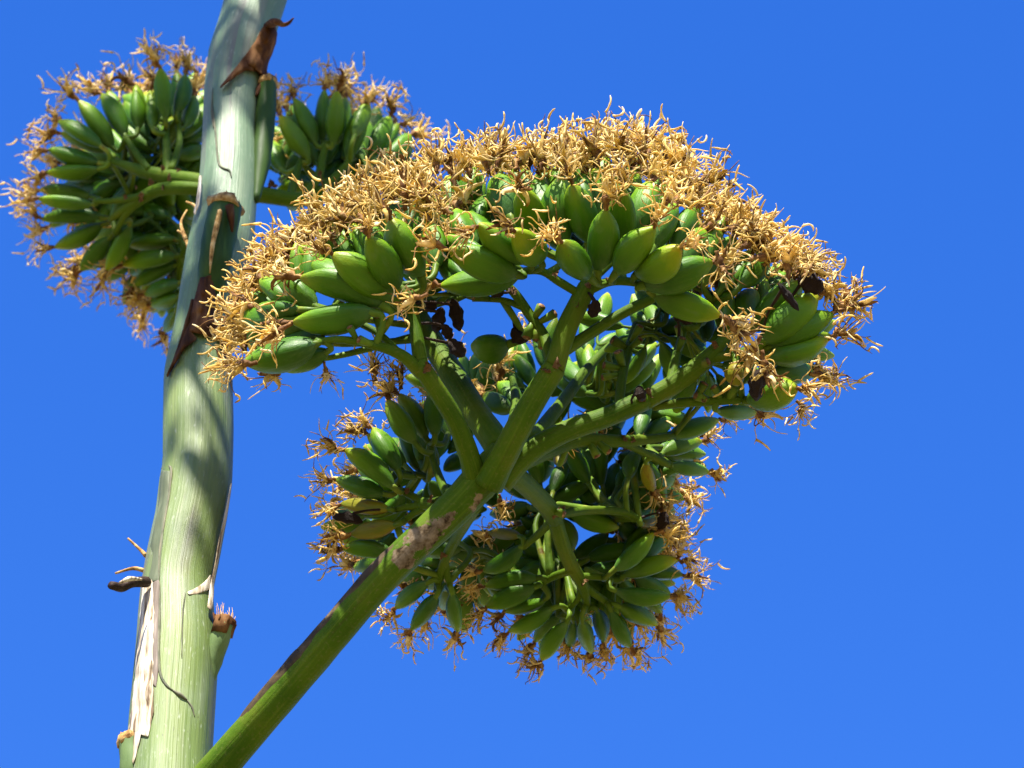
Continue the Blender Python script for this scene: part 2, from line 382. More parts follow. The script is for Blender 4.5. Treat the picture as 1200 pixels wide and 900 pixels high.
# dead side twigs
mb = MB(); pt, rd = catmull([P(172, 682, 3.12), P(155, 683, 3.10), P(142, 688, 3.09), P(130, 686, 3.08)], (.0046, .0042, .0041, .0036), 5); mb.tube(pt, rd, 9, wob=.22); mb.build('dead_twig', [M_DEAD], stalk)
mb = MB(); pt, rd = catmull([P(166, 679, 3.095), P(152, 678, 3.085), P(140, 683, 3.08)], (.001, .0022, .001), 5); mb.tube(pt, rd, 6, wob=.35); mb.build('peeled_strip', [M_PEEL], stalk)
for a in (((171, 651), (163, 643), (150, 631)), ((170, 669), (155, 666), (135, 672)), ((218, 282), (212, 262), (219, 246)), ((232, 252), (228, 241), (218, 236)), ((221, 290), (216, 276), (208, 270))):
    mb = MB(); pt, rd = catmull([P(x, y, axis_d(y)-.005) for x, y in a], (.0022, .0015, .0009), 5); mb.tube(pt, rd, 6, wob=.4); mb.build('dead_twig', [M_FIB], stalk)
# peeling pale skin
pl = patch('peeling_skin', [(166, 684), (164, 715), (161, 750), (157, 790), (153, 830), (150, 856)], [(178, 678), (181, 715), (181, 750), (179, 785), (181, 830), (174, 864)], M_PEEL, 34, 8, .001, .002, 3.0, .001, crumple=.0018)
patch('peeling_skin', [(178, 682), (179, 715), (179, 745), (178, 780), (178, 800)], [(187, 678), (187, 715), (187, 750), (186, 785), (183, 806)], make_plain('grey sheath margin shade', [(.3, (.07, .055, .04)), (.6, (.16, .13, .11)), (.8, (.27, .23, .19))], 85, .7, streak=(3, 3, .25), rand=.02), 18, 4, .0008, .0003, .8, .0006)  # this grey strip paints in the shadow along the sheath margin
patch('peeling_skin', [(156, 850), (155, 870), (154, 893)], [(166, 856), (163, 872), (156, 896)], M_PEEL, 8, 4, .0015, .001, 1.0, .0012)
patch('peeling_skin', [(271, 566), (264, 600), (257, 630), (252, 660), (246, 690), (243, 712)], [(273, 566), (268, 600), (261, 630), (256, 660), (252, 690), (249, 716)], M_PEEL, 20, 3, .0022, .0006, .6, .0008)
patch('peeling_skin', [(219, 694), (228, 690), (240, 682), (247, 672)], [(221, 697), (230, 697), (243, 692), (250, 690)], M_PEEL, 8, 3, .0004, .0003, .3, .0005)
patch('peeling_skin', [(233, 205), (231, 222), (229, 238), (226, 250)], [(236, 205), (236, 222), (234, 240), (229, 252)], M_PEEL, 8, 3, .004, .001, 1.2, .001)
patch('leaf_sheath', [(188, 550), (184, 600), (173, 650), (167, 682)], [(199, 551), (198, 580), (192, 615), (187, 681)], M_SHEATH, 20, 6, .0006, .0005, 0, .0012)
# seams where the leaf sheaths overlap
for pts, rr in (([(187, 683), (187, 720), (186, 760), (188, 790), (195, 803), (203, 809)], .0011), ([(203, 809), (211, 814), (219, 820)], .0018), ([(219, 820), (225, 829), (228, 840)], .001),
                ([(217, 694), (214, 720), (213, 770)], .0007), ([(189, 548), (200, 548), (199, 575), (193, 610), (187, 650), (186, 683)], .0011),
                ([(249, 125), (253, 160), (256, 190), (262, 197), (269, 200), (271, 208)], .001), ([(249, 103), (248, 130), (250, 150)], .0009)):
    mb = MB(); pt, rd = catmull([stalk_surf(x, y, .0003) for x, y in pts], [rr*.4]+[rr]*(len(pts)-2)+[rr*.4], 6); mb.tube(pt, rd, 6, wob=.3); mb.build('sheath_seam', [M_SCALE if rr > .002 else M_SEAM], stalk)

# --- shared meshes: pods and withered flowers
def pod_mesh(name, m, bend, tri, fat, seed):
    rng = random.Random(seed); mb = MB(); N, R = 16, 16; rows = []
    prof = [(0, .16), (.04, .30), (.10, .52), (.18, .72), (.28, .88), (.38, .97), (.48, 1.0), (.58, .985), (.68, .92), (.77, .81), (.85, .65), (.91, .48), (.955, .34), (.985, .24), (1.0, .16)]
    b0 = len(mb.v)
    for z, r in prof:
        off = bend*math.sin(math.pi*z)
        r = r*fat(z)
        for k in range(N):
            a = 2*math.pi*k/N
            rr = r*.5*(1 + tri*math.cos(3*a) - tri*.4*abs(math.cos(1.5*a))**14 + .02*noise.noise(Vector((math.cos(a)+seed, math.sin(a), z*2))))
            mb.v.append(Vector((math.cos(a)*rr+off, math.sin(a)*rr, z))); mb.a.append((math.cos(a)*r*.5, math.sin(a)*r*.5, z))
    for i in range(len(prof)-1):
        for k in range(N):
            k2 = (k+1) % N; mb.f.append((i*N+k, i*N+k2, (i+1)*N+k2, (i+1)*N+k)); mb.m.append(0)
    mb.f.append(tuple(range(N-1, -1, -1))); mb.m.append(0)
    mb.f.append(tuple((len(prof)-1)*N+k for k in range(N))); mb.m.append(0)
    return mb.mesh(name, [m])
PODS = [pod_mesh('seed_pod', M_POD, bnd, tri, f, i) for i, (bnd, tri, f) in enumerate((
    (.05, .10, lambda z: 1), (-.12, .13, lambda z: 1.08-.16*z), (.16, .09, lambda z: .9+.18*z), (.02, .14, lambda z: 1-.05*math.cos(z*9)), (-.08, .11, lambda z: .93+.12*z), (.1, .12, lambda z: 1.05-.1*z), (-.2, .08, lambda z: .92)))]
POD_Y = pod_mesh('yellow_pod', M_POD_Y, .08, .1, lambda z: 1, 9)
POD_D = pod_mesh('shrivelled_pod', M_DEAD, .16, .25, lambda z: 1+.15*math.sin(z*17), 11)

def flower_mesh(seed, loose=1.0, name='withered_flower'):
    """withered flower: brown neck, shrivelled tepals, curling filaments, dried anthers; axis +z, metres"""
    R = random.Random(seed); mb = MB()
    ln = R.uniform(.010, .014)
    pts = [Vector((R.uniform(-1, 1)*.0006*i, R.uniform(-1, 1)*.0006*i, ln*i/5-.001)) for i in range(6)]
    mb.tube(pts, [.0019, .0016, .0019, .0026, .0032, .0028], 8, mat=1, wob=.4)
    top = pts[-1]
    def strand(start, d, n, step, r0, r1, curl, m, flat=None, seg=5):
        p = start.copy(); d = d.normalized(); out = [p.copy()]
        ax = Vector((R.gauss(0, 1), R.gauss(0, 1), R.gauss(0, 1))).normalized(); k = R.uniform(-curl, curl)
        for i in range(n):
            if R.random() < .18: ax = Vector((R.gauss(0, 1), R.gauss(0, 1), R.gauss(0, 1))).normalized(); k = R.uniform(-curl, curl)
            d = Quaternion(ax, k) @ d; d = (d + Vector((0, 0, .05))).normalized()
            p = p + d*step; out.append(p.copy())
        rad = [lerp(r0, r1, (i/n)) for i in range(n+1)]; rad[-1] *= .5
        rad = [r_*R.uniform(.75, 1.25) for r_ in rad]
        mb.tube(out, rad, seg, mat=m, flat=flat, wob=.25)
        return out[-1], d
    for i in range(6):      # tepals
        a = i*math.pi/3 + R.uniform(-.3, .3); o = Vector((math.cos(a), math.sin(a), 0))
        strand(top*.85 + o*.0015, o*R.uniform(.25, .8)*loose + Vector((0, 0, 1)), R.randint(5, 8), .0029, .0021, .0007, .6, R.choice((0, 0, 1, 2)), flat=(.22, 1.5), seg=6)
    for i in range(R.randint(13, 17)):      # filaments
        a = R.uniform(0, 6.28); o = Vector((math.cos(a), math.sin(a), 0))
        e, d = strand(top + o*.001, o*R.uniform(.1, 1.15)*loose + Vector((0, 0, 1)), R.randint(8, 14), .0024, .00058, .00034, .85, R.choice((0, 0, 0, 2, 2, 1)))
        if R.random() < .55:    # anther
            strand(e - d*.004, Vector((R.gauss(0, 1), R.gauss(0, 1), R.gauss(0, 1)+.6)), 6, .0024, .00095, .0006, .6, R.choice((0, 2)))
    for i in range(2):      # style and a stray thread
        a = R.uniform(0, 6.28); o = Vector((math.cos(a), math.sin(a), 0))
        strand(top, o*.5*loose + Vector((0, 0, 1)), R.randint(9, 12), .0028, .0006, .0004, .7, 0)
    return mb.mesh(name, [M_GOLD, M_NECK, M_PALE])
FLOW = [flower_mesh(100+i, .75+.09*i) for i in range(12)]
def scale_mesh(seed):
    R = random.Random(seed); mb = MB(); rows = []
    for i in range(5):
        s = i/4; w_ = (1-s)**.6*R.uniform(.3, .55)
        rows.append([Vector((u*w_, .18*math.cos(u*1.5)*(1-s)+.25*s*s+R.uniform(-.2, .2), s*.7+R.uniform(-.16, .16))) for u in (-1, -.5, 0, .5, 1)])
    mb.grid(rows); me = mb.mesh('node_scale', [M_SCALE]); return me
SCL = [scale_mesh(i) for i in range(4)]
def place(me, name, base, direction, sx, sz, parent, roll=None):
    o = bpy.data.objects.new(name, me); link(o, parent); o.location = base-BASE
    o.rotation_mode = 'QUATERNION'
    qt = direction.to_track_quat('Z', 'Y'); o.rotation_quaternion = qt @ Quaternion((0, 0, 1), random.uniform(0, 6.28) if roll is None else roll)
    o.scale = (sx, sx, sz); return o
COUNT = {'pod': 0, 'flower': 0}
MASS = {'pod': [], 'flower': []}
def trs(base, d, sx, sz):
    q_ = d.to_track_quat('Z', 'Y') @ Quaternion((0, 0, 1), random.uniform(0, 6.28))
    return Matrix.LocRotScale(base-BASE, q_, Vector((sx, sx, sz)))
def build_mass(name, items, mats):
    import numpy as np
    V_, F_, L_, M_, A_ = [], [], [], [], []; off = 0
    for me, mx in items:
        n_ = len(me.vertices); co = np.empty(n_*3); me.vertices.foreach_get('co', co); co = co.reshape(-1, 3)
        m4 = np.array(mx); V_.append(co @ m4[:3, :3].T + m4[:3, 3])
        at_ = me.attributes.get('pc'); ac = np.zeros(n_*3)
        if at_: at_.data.foreach_get('vector', ac)
        A_.append(ac)
        for p in me.polygons: F_.append([v+off for v in p.vertices]); M_.append(p.material_index)
        off += n_
    me = bpy.data.meshes.new(name); me.from_pydata(np.concatenate(V_).tolist(), [], F_)
    for m in mats: me.materials.append(m)
    me.polygons.foreach_set('material_index', M_); me.polygons.foreach_set('use_smooth', [True]*len(F_))
    at_ = me.attributes.new('pc', 'FLOAT_VECTOR', 'POINT'); at_.data.foreach_set('vector', np.concatenate(A_)); me.update()
    o = link(bpy.data.objects.new(name, me), plant); o['kind'] = 'stuff'; return o
def flower(base, d, parent, s=1.0, jit=.25, solo=True):
    d = (d.normalized() + Vector((random.gauss(0, jit), random.gauss(0, jit), random.gauss(0, jit)))).normalized()
    s *= random.uniform(.85, 1.15)
    if not solo: MASS['flower'].append((random.choice(FLOW), trs(base, d, s, s))); return
    COUNT['flower'] += 1
    return place(random.choice(FLOW), 'withered_flower', base, d, s, s, parent)
class Umbel:
    def __init__(s, label): s.nodes = []; s.root = None; s.label = label; s.spray = {}
    def set_root(s, mb, name='umbel_stem'):
        s.root = mb.build(name, [M_BR], plant); s.root['label'] = s.label
    def branch(s, pts, wpx, name='branch', m=None, wob=.05, tip_node=True):
        """pts (px, py, depth); wpx widths in photograph pixels"""
        q = [P(*p) for p in pts]; r = [a*.93*p[2]/FPX/2 for a, p in zip(wpx, pts)]
        pt, rd = catmull(q, r, 6); mb = MB(); mb.tube(pt, rd, 12, wob=wob)
        o = mb.build(name, [m or M_BR], s.root)
        for a in pt[len(pt)//3:]: s.nodes.append(a)
        return o
    def pod(s, bx, by, tx, ty, wd, d, sign=1, kind=0, fl=True, L0=.052, stem=True, fs=1.0, fdir=None, solo=True):
        bp = P(bx, by, d); l = (P(tx, ty, d)-bp).length
        L = max(L0*random.uniform(.94, 1.04), l*1.02); dd = math.sqrt(max(0, L*L-l*l))*sign
        tp = P(tx, ty, d+dd); wm = wd*(1.08 if d < 3.07 else .94)*d/FPX
        me = random.choice(PODS) if kind == 0 else (POD_Y if kind == 1 else POD_D)
        ax = tp-bp
        if solo: place(me, 'seed_pod' if kind == 0 else me.name, bp, ax, wm, ax.length, s.root); COUNT['pod'] += 1
        else: MASS['pod'].append((me, trs(bp, ax, wm, ax.length)))
        if fl: flower(tp - ax.normalized()*.0015, fdir or ax, s.root, fs, solo=(solo and COUNT['flower'] < 300))
        if stem: s.pedicel(bp, ax.normalized(), wm*.16, 1 if solo else .55)
        return bp, tp
    def pedicel(s, bp, ax, r, k=1):
        """a short stem that runs from the pod's base to the nearest point of the branches"""
        if not s.nodes: return
        best = min(s.nodes, key=lambda n: (n-bp).length + .6*max(0, (n-bp).dot(ax)))
        ln = (best-bp).length
        if k < 1 and ln > .07: return
        m1 = (bp - ax*min(.03, ln*.5)).lerp((bp+best)/2, .45)
        pt, rd = catmull([bp+ax*.003, m1, best], [max(r, .0019)*k, .0024*k, .0032*k], 5)
        key = tuple(round(c, 3) for c in best)
        s.spray.setdefault(key, MB()).tube(pt, rd, 7, wob=.15)
    def finish(s):
        for mb in s.spray.values(): mb.build('branchlet', [M_BRL], s.root)
    def scale(s, px, py, d, size=.012, dirv=None):
        dv = dirv or Vector((random.uniform(-.6, .6), -.5, random.uniform(.2, 1)))
        p = P(px, py, d); b_ = min(s.nodes, key=lambda n: (n-p).length); p = b_ + (p-b_)*min(1, .008/max(1e-6, (p-b_).length))
        place(random.choice(SCL), 'node_scale', p, dv, size*.85, size*.85, s.root)

# ================================================================== front umbel
U = Umbel('leaning front flower branch with umbel of sunlit green pods')
mb = MB()
q = [(205, 965, 2.99), (240, 920, 2.985), (275, 878, 2.98), (360, 780, 2.98), (450, 675, 2.985), (525, 603, 2.995), (566, 560, 3.0), (590, 530, 3.005)]
pt, rd = catmull([P(*a) for a in q], [x*.000333 for x in (48, 45, 42, 39, 39, 42, 46, 36)], 8); mb.tube(pt, rd, 20, wob=.03); U.set_root(mb)
# dark dry strip along the upper edge of that stem
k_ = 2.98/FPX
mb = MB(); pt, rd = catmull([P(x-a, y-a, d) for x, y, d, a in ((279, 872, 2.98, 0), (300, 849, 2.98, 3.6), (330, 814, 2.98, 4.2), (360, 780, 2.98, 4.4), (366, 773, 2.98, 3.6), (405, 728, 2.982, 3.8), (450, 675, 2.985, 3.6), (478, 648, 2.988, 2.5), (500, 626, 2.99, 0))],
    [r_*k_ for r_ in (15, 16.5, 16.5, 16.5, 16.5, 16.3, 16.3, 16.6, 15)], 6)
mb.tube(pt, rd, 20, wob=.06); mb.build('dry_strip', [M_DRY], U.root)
D = 3.0
U.branch([(560, 572, 3.0), (550, 535, 2.985), (532, 490, 2.97), (500, 440, 2.96), (490, 425, 2.96)], (34, 27, 25, 24, 23))
U.branch([(494, 436, 2.96), (490, 405, 2.965), (485, 375, 2.975), (478, 350, 2.98), (470, 335, 2.985)], (21, 18, 17, 13, 9))
U.branch([(494, 437, 2.96), (470, 416, 2.95), (440, 405, 2.945), (400, 398, 2.945), (372, 400, 2.945)], (19, 15, 12, 10, 8))
U.branch([(468, 414, 2.95), (445, 392, 2.965), (420, 378, 2.975), (390, 365, 2.98)], (10, 9, 9, 7))
U.branch([(588, 528, 3.01), (560, 487, 3.05), (525, 430, 3.11), (500, 390, 3.15), (478, 350, 3.18), (455, 315, 3.2)], (38, 34, 32, 30, 22, 12))
U.branch([(572, 568, 2.99), (595, 525, 2.98), (625, 470, 2.975), (650, 430, 2.975)], (40, 34, 32, 30))
U.branch([(649, 433, 2.975), (664, 385, 2.985), (680, 352, 2.99), (688, 335, 2.99), (690, 322, 2.995)], (27, 27, 26, 23, 12))
U.branch([(646, 425, 2.985), (638, 395, 3.01), (618, 365, 3.02), (600, 340, 3.02), (580, 325, 3.02)], (15, 14, 13, 12, 9))
U.branch([(660, 412, 2.985), (690, 392, 3.0), (728, 368, 3.01), (760, 352, 3.01), (775, 344, 3.01)], (16, 15, 14, 13, 10))
U.branch([(612, 360, 3.02), (590, 352, 3.03), (560, 350, 3.04), (540, 345, 3.05)], (9, 8, 7, 6))
U.branch([(680, 345, 2.99), (655, 330, 2.985), (635, 318, 2.985), (612, 318, 2.98)], (11, 11, 10, 9))
U.branch([(690, 340, 2.99), (715, 330, 2.985), (745, 331, 2.985), (760, 338, 2.98)], (13, 12, 11, 9))
U.branch([(690, 332, 2.995), (690, 300, 3.03), (688, 275, 3.06), (686, 250, 3.09)], (13, 11, 9, 7))
U.branch([(690, 332, 2.995), (660, 305, 3.03), (625, 285, 3.06), (595, 265, 3.08)], (11, 10, 8, 7))
U.branch([(690, 332, 2.995), (725, 300, 3.03), (755, 285, 3.06), (785, 278, 3.08)], (11, 10, 8, 7))
# right-hand branch
U.branch([(585, 565, 3.0), (620, 530, 3.005), (660, 507, 3.01), (710, 489, 3.02), (757, 468, 3.03)], (36, 30, 28, 27, 27))
U.branch([(755, 470, 3.03), (790, 450, 3.035), (825, 424, 3.04), (845, 403, 3.045), (858, 385, 3.05)], (26, 26, 24, 17, 8))
U.branch([(835, 420, 3.04), (862, 415, 3.04), (885, 408, 3.04), (900, 404, 3.045)], (14, 13, 12, 9))
U.branch([(765, 477, 3.04), (800, 472, 3.05), (840, 470, 3.05), (876, 468, 3.05)], (10, 13, 12, 9))
U.branch([(838, 472, 3.05), (862, 455, 3.055), (880, 440, 3.06), (905, 436, 3.06)], (9, 8, 8, 7))
U.branch([(840, 410, 3.045), (846, 390, 3.06), (840, 370, 3.07), (835, 345, 3.08)], (10, 9, 8, 7))
U.branch([(785, 455, 3.03), (792, 420, 3.05), (800, 390, 3.08), (805, 360, 3.1)], (15, 12, 10, 8))
U.branch([(725, 485, 3.03), (728, 450, 3.06), (735, 415, 3.1), (745, 380, 3.13)], (14, 12, 11, 9))
# branches on the far side, seen from below
U.branch([(592, 548, 3.01), (618, 570, 3.05), (638, 590, 3.09), (650, 607, 3.12)], (30, 26, 25, 24))
U.branch([(649, 604, 3.12), (658, 635, 3.15), (668, 660, 3.18), (684, 688, 3.2), (688, 712, 3.22)], (20, 20, 19, 15, 9))
U.branch([(672, 668, 3.18), (650, 675, 3.2), (632, 685, 3.21), (622, 690, 3.21)], (11, 10, 9, 7))
U.branch([(680, 682, 3.2), (678, 700, 3.21), (665, 715, 3.22), (655, 722, 3.23)], (9, 8, 8, 6))
U.branch([(684, 686, 3.2), (700, 698, 3.21), (718, 710, 3.22)], (11, 10, 8))
U.branch([(678, 676, 3.19), (700, 676, 3.2), (722, 680, 3.21), (735, 676, 3.215)], (10, 9, 8, 7))
U.branch([(650, 607, 3.12), (632, 625, 3.15), (615, 640, 3.17)], (11, 10, 8))
U.branch([(650, 604, 3.12), (690, 598, 3.16), (730, 600, 3.19), (748, 608, 3.2)], (12, 11, 10, 8))
U.branch([(600, 548, 3.02), (640, 530, 3.07), (680, 516, 3.1), (735, 517, 3.13), (790, 511, 3.16)], (22, 20, 18, 16, 9))
U.branch([(725, 516, 3.125), (755, 530, 3.15), (785, 545, 3.17)], (11, 10, 8))
U.branch([(570, 575, 3.02), (540, 586, 3.07), (510, 591, 3.1), (495, 590, 3.11)], (24, 21, 18, 16))
U.branch([(500, 590, 3.11), (480, 580, 3.125), (465, 570, 3.13), (462, 555, 3.14)], (12, 10, 9, 7))
U.branch([(500, 592, 3.11), (480, 594, 3.12), (462, 598, 3.125)], (11, 10, 8))
U.branch([(498, 595, 3.11), (482, 604, 3.12), (466, 616, 3.125)], (10, 9, 8))
U.branch([(525, 582, 3.09), (515, 560, 3.12), (507, 535, 3.14), (505, 518, 3.15)], (12, 11, 9, 8))
U.branch([(560, 590, 3.03), (535, 630, 3.11), (520, 660, 3.15), (512, 690, 3.17)], (16, 14, 12, 9))
U.branch([(522, 655, 3.15), (524, 675, 3.16), (530, 695, 3.17)], (9, 9, 7))
U.branch([(588, 530, 3.02), (600, 500, 3.1), (604, 470, 3.15), (600, 440, 3.2)], (20, 15, 12, 8))
U.branch([(620, 520, 3.02), (660, 470, 3.12), (690, 430, 3.18), (720, 400, 3.22)], (20, 16, 13, 9))

# --- pods of the near crown (base px, tip px, width px, depth, sign of the lean)
A = [(700,318,710,246,35,2.965,-1),(690,325,659,284,33,2.955,-1),(634,306,604,271,34,2.96,-1),(620,308,561,263,31,2.965,-1),(607,323,526,292,36,2.965,-1),(610,321,517,335,32,2.975,1),
 (722,320,767,267,34,2.96,-1),(745,322,797,290,36,2.965,-1),(752,335,834,307,37,2.965,1),(765,345,843,370,31,2.985,1),(690,285,670,217,35,3.0,-1),(662,290,658,207,37,2.995,1),
 (630,280,612,220,35,3.01,-1),(598,255,582,207,35,3.03,1),(728,285,730,221,30,2.995,-1),(748,275,762,214,35,3.01,1),(640,250,632,206,24,3.05,1),(690,250,682,205,30,3.04,1),(702,255,697,198,24,3.05,1),
 (556,290,535,246,30,3.01,1),(565,292,522,279,22,2.99,1),(577,290,549,250,28,3.01,1),(765,290,790,240,32,3.0,1),(790,290,813,244,28,3.02,1),(800,312,825,270,26,3.01,1),(828,300,844,272,24,3.03,1),
 (720,262,722,208,28,3.06,1),(655,245,652,196,28,3.08,1),(610,240,603,198,28,3.08,1),(775,262,783,214,28,3.07,1),(740,250,742,200,26,3.09,1),(675,238,672,190,26,3.1,1)]
B = [(495,325,458,257,39,2.965,-1),(465,340,431,278,35,2.955,-1),(460,352,390,298,37,2.955,-1),(450,358,353,325,38,2.95,1),(438,365,344,378,33,2.945,1),(352,363,301,362,24,2.97,1),
 (372,403,286,425,36,2.94,1),(385,412,330,432,25,2.955,1),(355,362,306,328,31,2.985,1),(370,360,326,325,31,2.975,1),(322,375,286,368,25,2.985,1),(360,380,308,382,24,2.97,1),(374,395,328,394,25,2.965,1),
 (405,332,366,308,30,2.985,1),(512,312,503,262,28,3.0,1),(535,330,519,290,28,3.0,1),(492,330,478,288,31,2.985,1),(545,325,525,303,26,2.995,1),(440,300,425,262,28,3.03,1),(470,290,455,248,28,3.05,1),(400,310,380,280,28,3.04,1),
 (505,290,495,245,28,3.06,1),(345,340,318,310,26,3.03,1)]
C = [(893,402,957,345,37,3.035,1),(885,380,940,330,33,3.06,1),(900,408,976,368,33,3.04,1),(900,420,970,398,31,3.035,1),(905,437,951,436,27,3.045,1),(876,470,934,454,36,3.04,-1),(840,482,886,484,17,3.05,1),
 (868,375,887,343,28,3.06,1),(848,372,845,338,26,3.05,1),(820,380,815,345,26,3.08,1),(905,375,930,328,28,3.1,1)]
for L in (A, B, C):
    for a in L: U.pod(*a)
U.pod(862, 425, 864, 452, 22, 3.03, -1, kind=1, fl=False, L0=.02)
# --- pods of the far side (lean away from the viewer)
F = [(487,520,454,470,31,3.13,1),(500,515,468,462,29,3.15,1),(510,512,507,458,29,3.14,1),(467,552,437,502,34,3.12,1),(462,572,405,527,33,3.11,1),(452,580,394,562,29,3.12,1),
 (430,605,392,600,19,3.14,1),(460,647,402,643,27,3.14,1),(450,660,415,665,22,3.16,1),(598,480,568,462,29,3.18,1),(607,478,585,448,28,3.2,1),(525,510,530,470,26,3.18,1),
 (502,682,464,712,25,3.16,1),(512,698,482,738,27,3.16,1),(530,695,537,740,23,3.16,1),(522,690,520,714,20,3.19,1),(612,640,567,669,29,3.17,1),(630,677,569,687,27,3.2,1),(627,688,570,711,29,3.2,1),
 (640,703,592,717,19,3.21,1),(648,712,596,740,27,3.21,1),(658,720,627,752,23,3.23,1),(665,728,635,773,27,3.21,1),(673,728,668,758,18,3.23,1),(682,728,693,765,23,3.21,1),(700,715,707,752,23,3.22,1),
 (716,715,738,758,25,3.21,1),(725,710,770,732,27,3.21,1),(720,692,785,699,27,3.2,1),(730,675,793,655,27,3.21,1),(720,668,766,625,28,3.19,1),(750,660,780,630,21,3.22,1),
 (785,510,842,492,28,3.16,1),(775,532,822,517,25,3.18,1),(785,545,830,553,21,3.17,1),(745,605,768,600,20,3.2,1),(736,560,748,528,24,3.2,1)]
for a in F: U.pod(*a[:4], a[4]*.88, *a[5:], fs=.82, L0=.046)
for a in [(457,597,400,590,21,3.12,1),(465,615,412,626,23,3.115,1),(610,628,572,624,15,3.17,1),(757,542,765,575,18,3.16,1),(752,615,770,606,16,3.2,1),(655,545,660,520,18,3.1,1)]: U.pod(*a, kind=1, fs=.9)
# --- pods hidden deeper in the crown, fanning out from the far branches
RF = random.Random(21)
def fan(cx, cy, d, n, a0, a1, rmin, rmax, wd=26, fl=True):
    for i in range(n):
        a = math.radians(lerp(a0, a1, (i+RF.uniform(.2, .8))/n)); r = RF.uniform(rmin, rmax); l = RF.uniform(34, 62)
        bx = cx+math.cos(a)*r; by = cy-math.sin(a)*r*.85
        U.pod(bx, by, bx+math.cos(a)*l, by-math.sin(a)*l, wd*RF.uniform(.75, 1.0), d+RF.uniform(-.02, .05), 1, fl=fl and RF.random() < .6, fs=.85, L0=.046, solo=COUNT['pod'] < 225)
fan(495, 560, 3.2, 9, 60, 250, 8, 30)
fan(660, 660, 3.25, 13, 130, 400, 5, 34)
fan(705, 590, 3.24, 12, -60, 150, 5, 35)
fan(640, 590, 3.24, 8, 0, 360, 5, 34, fl=False)
fan(705, 470, 3.22, 11, 20, 160, 5, 45, fl=False)
fan(745, 520, 3.22, 8, -70, 80, 5, 30, fl=False)
fan(560, 640, 3.22, 8, 150, 330, 5, 34)
fan(790, 400, 3.14, 8, 0, 180, 5, 40, fl=False)
fan(545, 330, 3.15, 7, 30, 150, 0, 30, fl=False)
# --- golden crown: withered flowers filling the band above the near pods
EDGE = [(288, 395), (292, 340), (316, 296), (350, 272), (400, 240), (450, 202), (490, 180), (560, 186), (620, 182), (690, 172), (745, 176), (800, 205), (850, 236), (890, 268), (925, 292), (945, 312)]
LOW = [(290, 425), (305, 380), (340, 325), (385, 298), (430, 268), (470, 245), (520, 245), (570, 208), (620, 202), (690, 198), (750, 204), (800, 238), (845, 275), (872, 305), (905, 318), (935, 328)]
def arc(c, s):
    s *= len(c)-1; i = min(int(s), len(c)-2); return lerp(c[i][0], c[i+1][0], s-i), lerp(c[i][1], c[i+1][1], s-i)
n = 0
for i in range(58):
    for row in range(2):
        s = (i+RF.uniform(0, 1))/58; e = arc(EDGE, s); lo = arc(LOW, s)
        tt = RF.uniform(.32, .6) if row == 0 else RF.uniform(.6, .9)
        x = lerp(e[0], lo[0], tt)+RF.uniform(-6, 6); y = lerp(e[1], lo[1], tt)+RF.uniform(-4, 4)+13*noise.noise(Vector((s*13, 2.2, 0)))*(1.2-tt)*2
        an = math.atan2(520-y, x-600) if abs(x-600) > 30 else math.pi/2
        d = 3.03 + (1-tt)*.2*(1 if 420 < x < 850 else .55) + RF.uniform(-.03, .03)
        l = RF.uniform(45, 60); dx, dy = math.cos(an), -math.sin(an)
        dx *= .8; wob_ = RF.uniform(.9, 1.25); dy = -math.sqrt(1-dx*dx)
        if s < .16: dx, dy = -.92, -.38
        if row == 0 and i % 2 == 0: U.pod(x-dx*l, y-dy*l, x, y, 26, d, 1, fs=1.05)
        else: flower(P(x, y, d), P(x+dx*50, y+dy*50, d+.02)-P(x, y, d), U.root, 1.05, .3)
for (x, y, dx, dy, d, s) in [(983,365,1,-.25,3.05,1.0),(950,438,1,.1,3.06,.95),(934,470,.4,.5,3.0,.8),(890,395,-.2,1,3.0,1.1),(893,412,-.1,1,2.99,.9),(840,295,.3,.9,2.95,1.0),(655,285,-.3,-.7,2.92,.6),
    (500,345,-.6,.1,2.93,.9),(300,425,-.9,.3,2.93,1),(340,380,-.9,.5,2.92,.9),(380,425,.0,.7,2.96,.7),(530,250,-.5,-.2,2.95,.9),(775,245,.5,-.6,2.96,.9),(708,250,.1,-1,2.95,.8),(850,372,.6,.5,2.97,.9),(585,580,.1,.9,3.12,.6),(440,445,-.3,-.8,3.18,.9),(470,455,-.1,-.8,3.18,.9),(585,445,-.1,-.8,3.2,.9)]:
    b_ = P(x, y, d); flower(b_, P(x+dx*50, y+dy*50, d)-b_, U.root, s, .15)
# --- black shrivelled husks and stalk-ends of dropped flowers
for a in [(518,360,510,390,14,2.99),(530,350,539,388,15,2.99),(520,380,528,398,12,2.985),(526,398,544,418,16,2.98),(510,352,504,366,12,2.99),(935,325,965,340,20,3.03),(912,332,936,364,9,3.0),(893,432,886,470,17,2.985),(748,452,753,470,12,3.0),
          (700,352,693,372,14,2.97),(590,345,572,335,16,3.0),(780,600,772,620,14,3.2),(600,385,618,400,15,3.04),(785,360,812,378,16,3.05),(390,606,425,612,14,3.11)]:
    hb, ht = U.pod(*a, 1, kind=2, fl=False, L0=.008, stem=False)
    nb = min(U.nodes, key=lambda n_: (n_-hb).length)
    mb = MB(); mid = hb.lerp(nb, .5)+Vector((random.uniform(-.004, .004), 0, random.uniform(-.004, .004)))
    pt, rd = catmull([ht.lerp(hb, .8), mid, nb], [.0016, .0010, .0014], 5); mb.tube(pt, rd, 6, wob=.5); mb.build('dead_thread', [M_DEAD], U.root)
U.pod(597, 405, 552, 406, 34, 3.05, 1, fl=False, L0=.03)
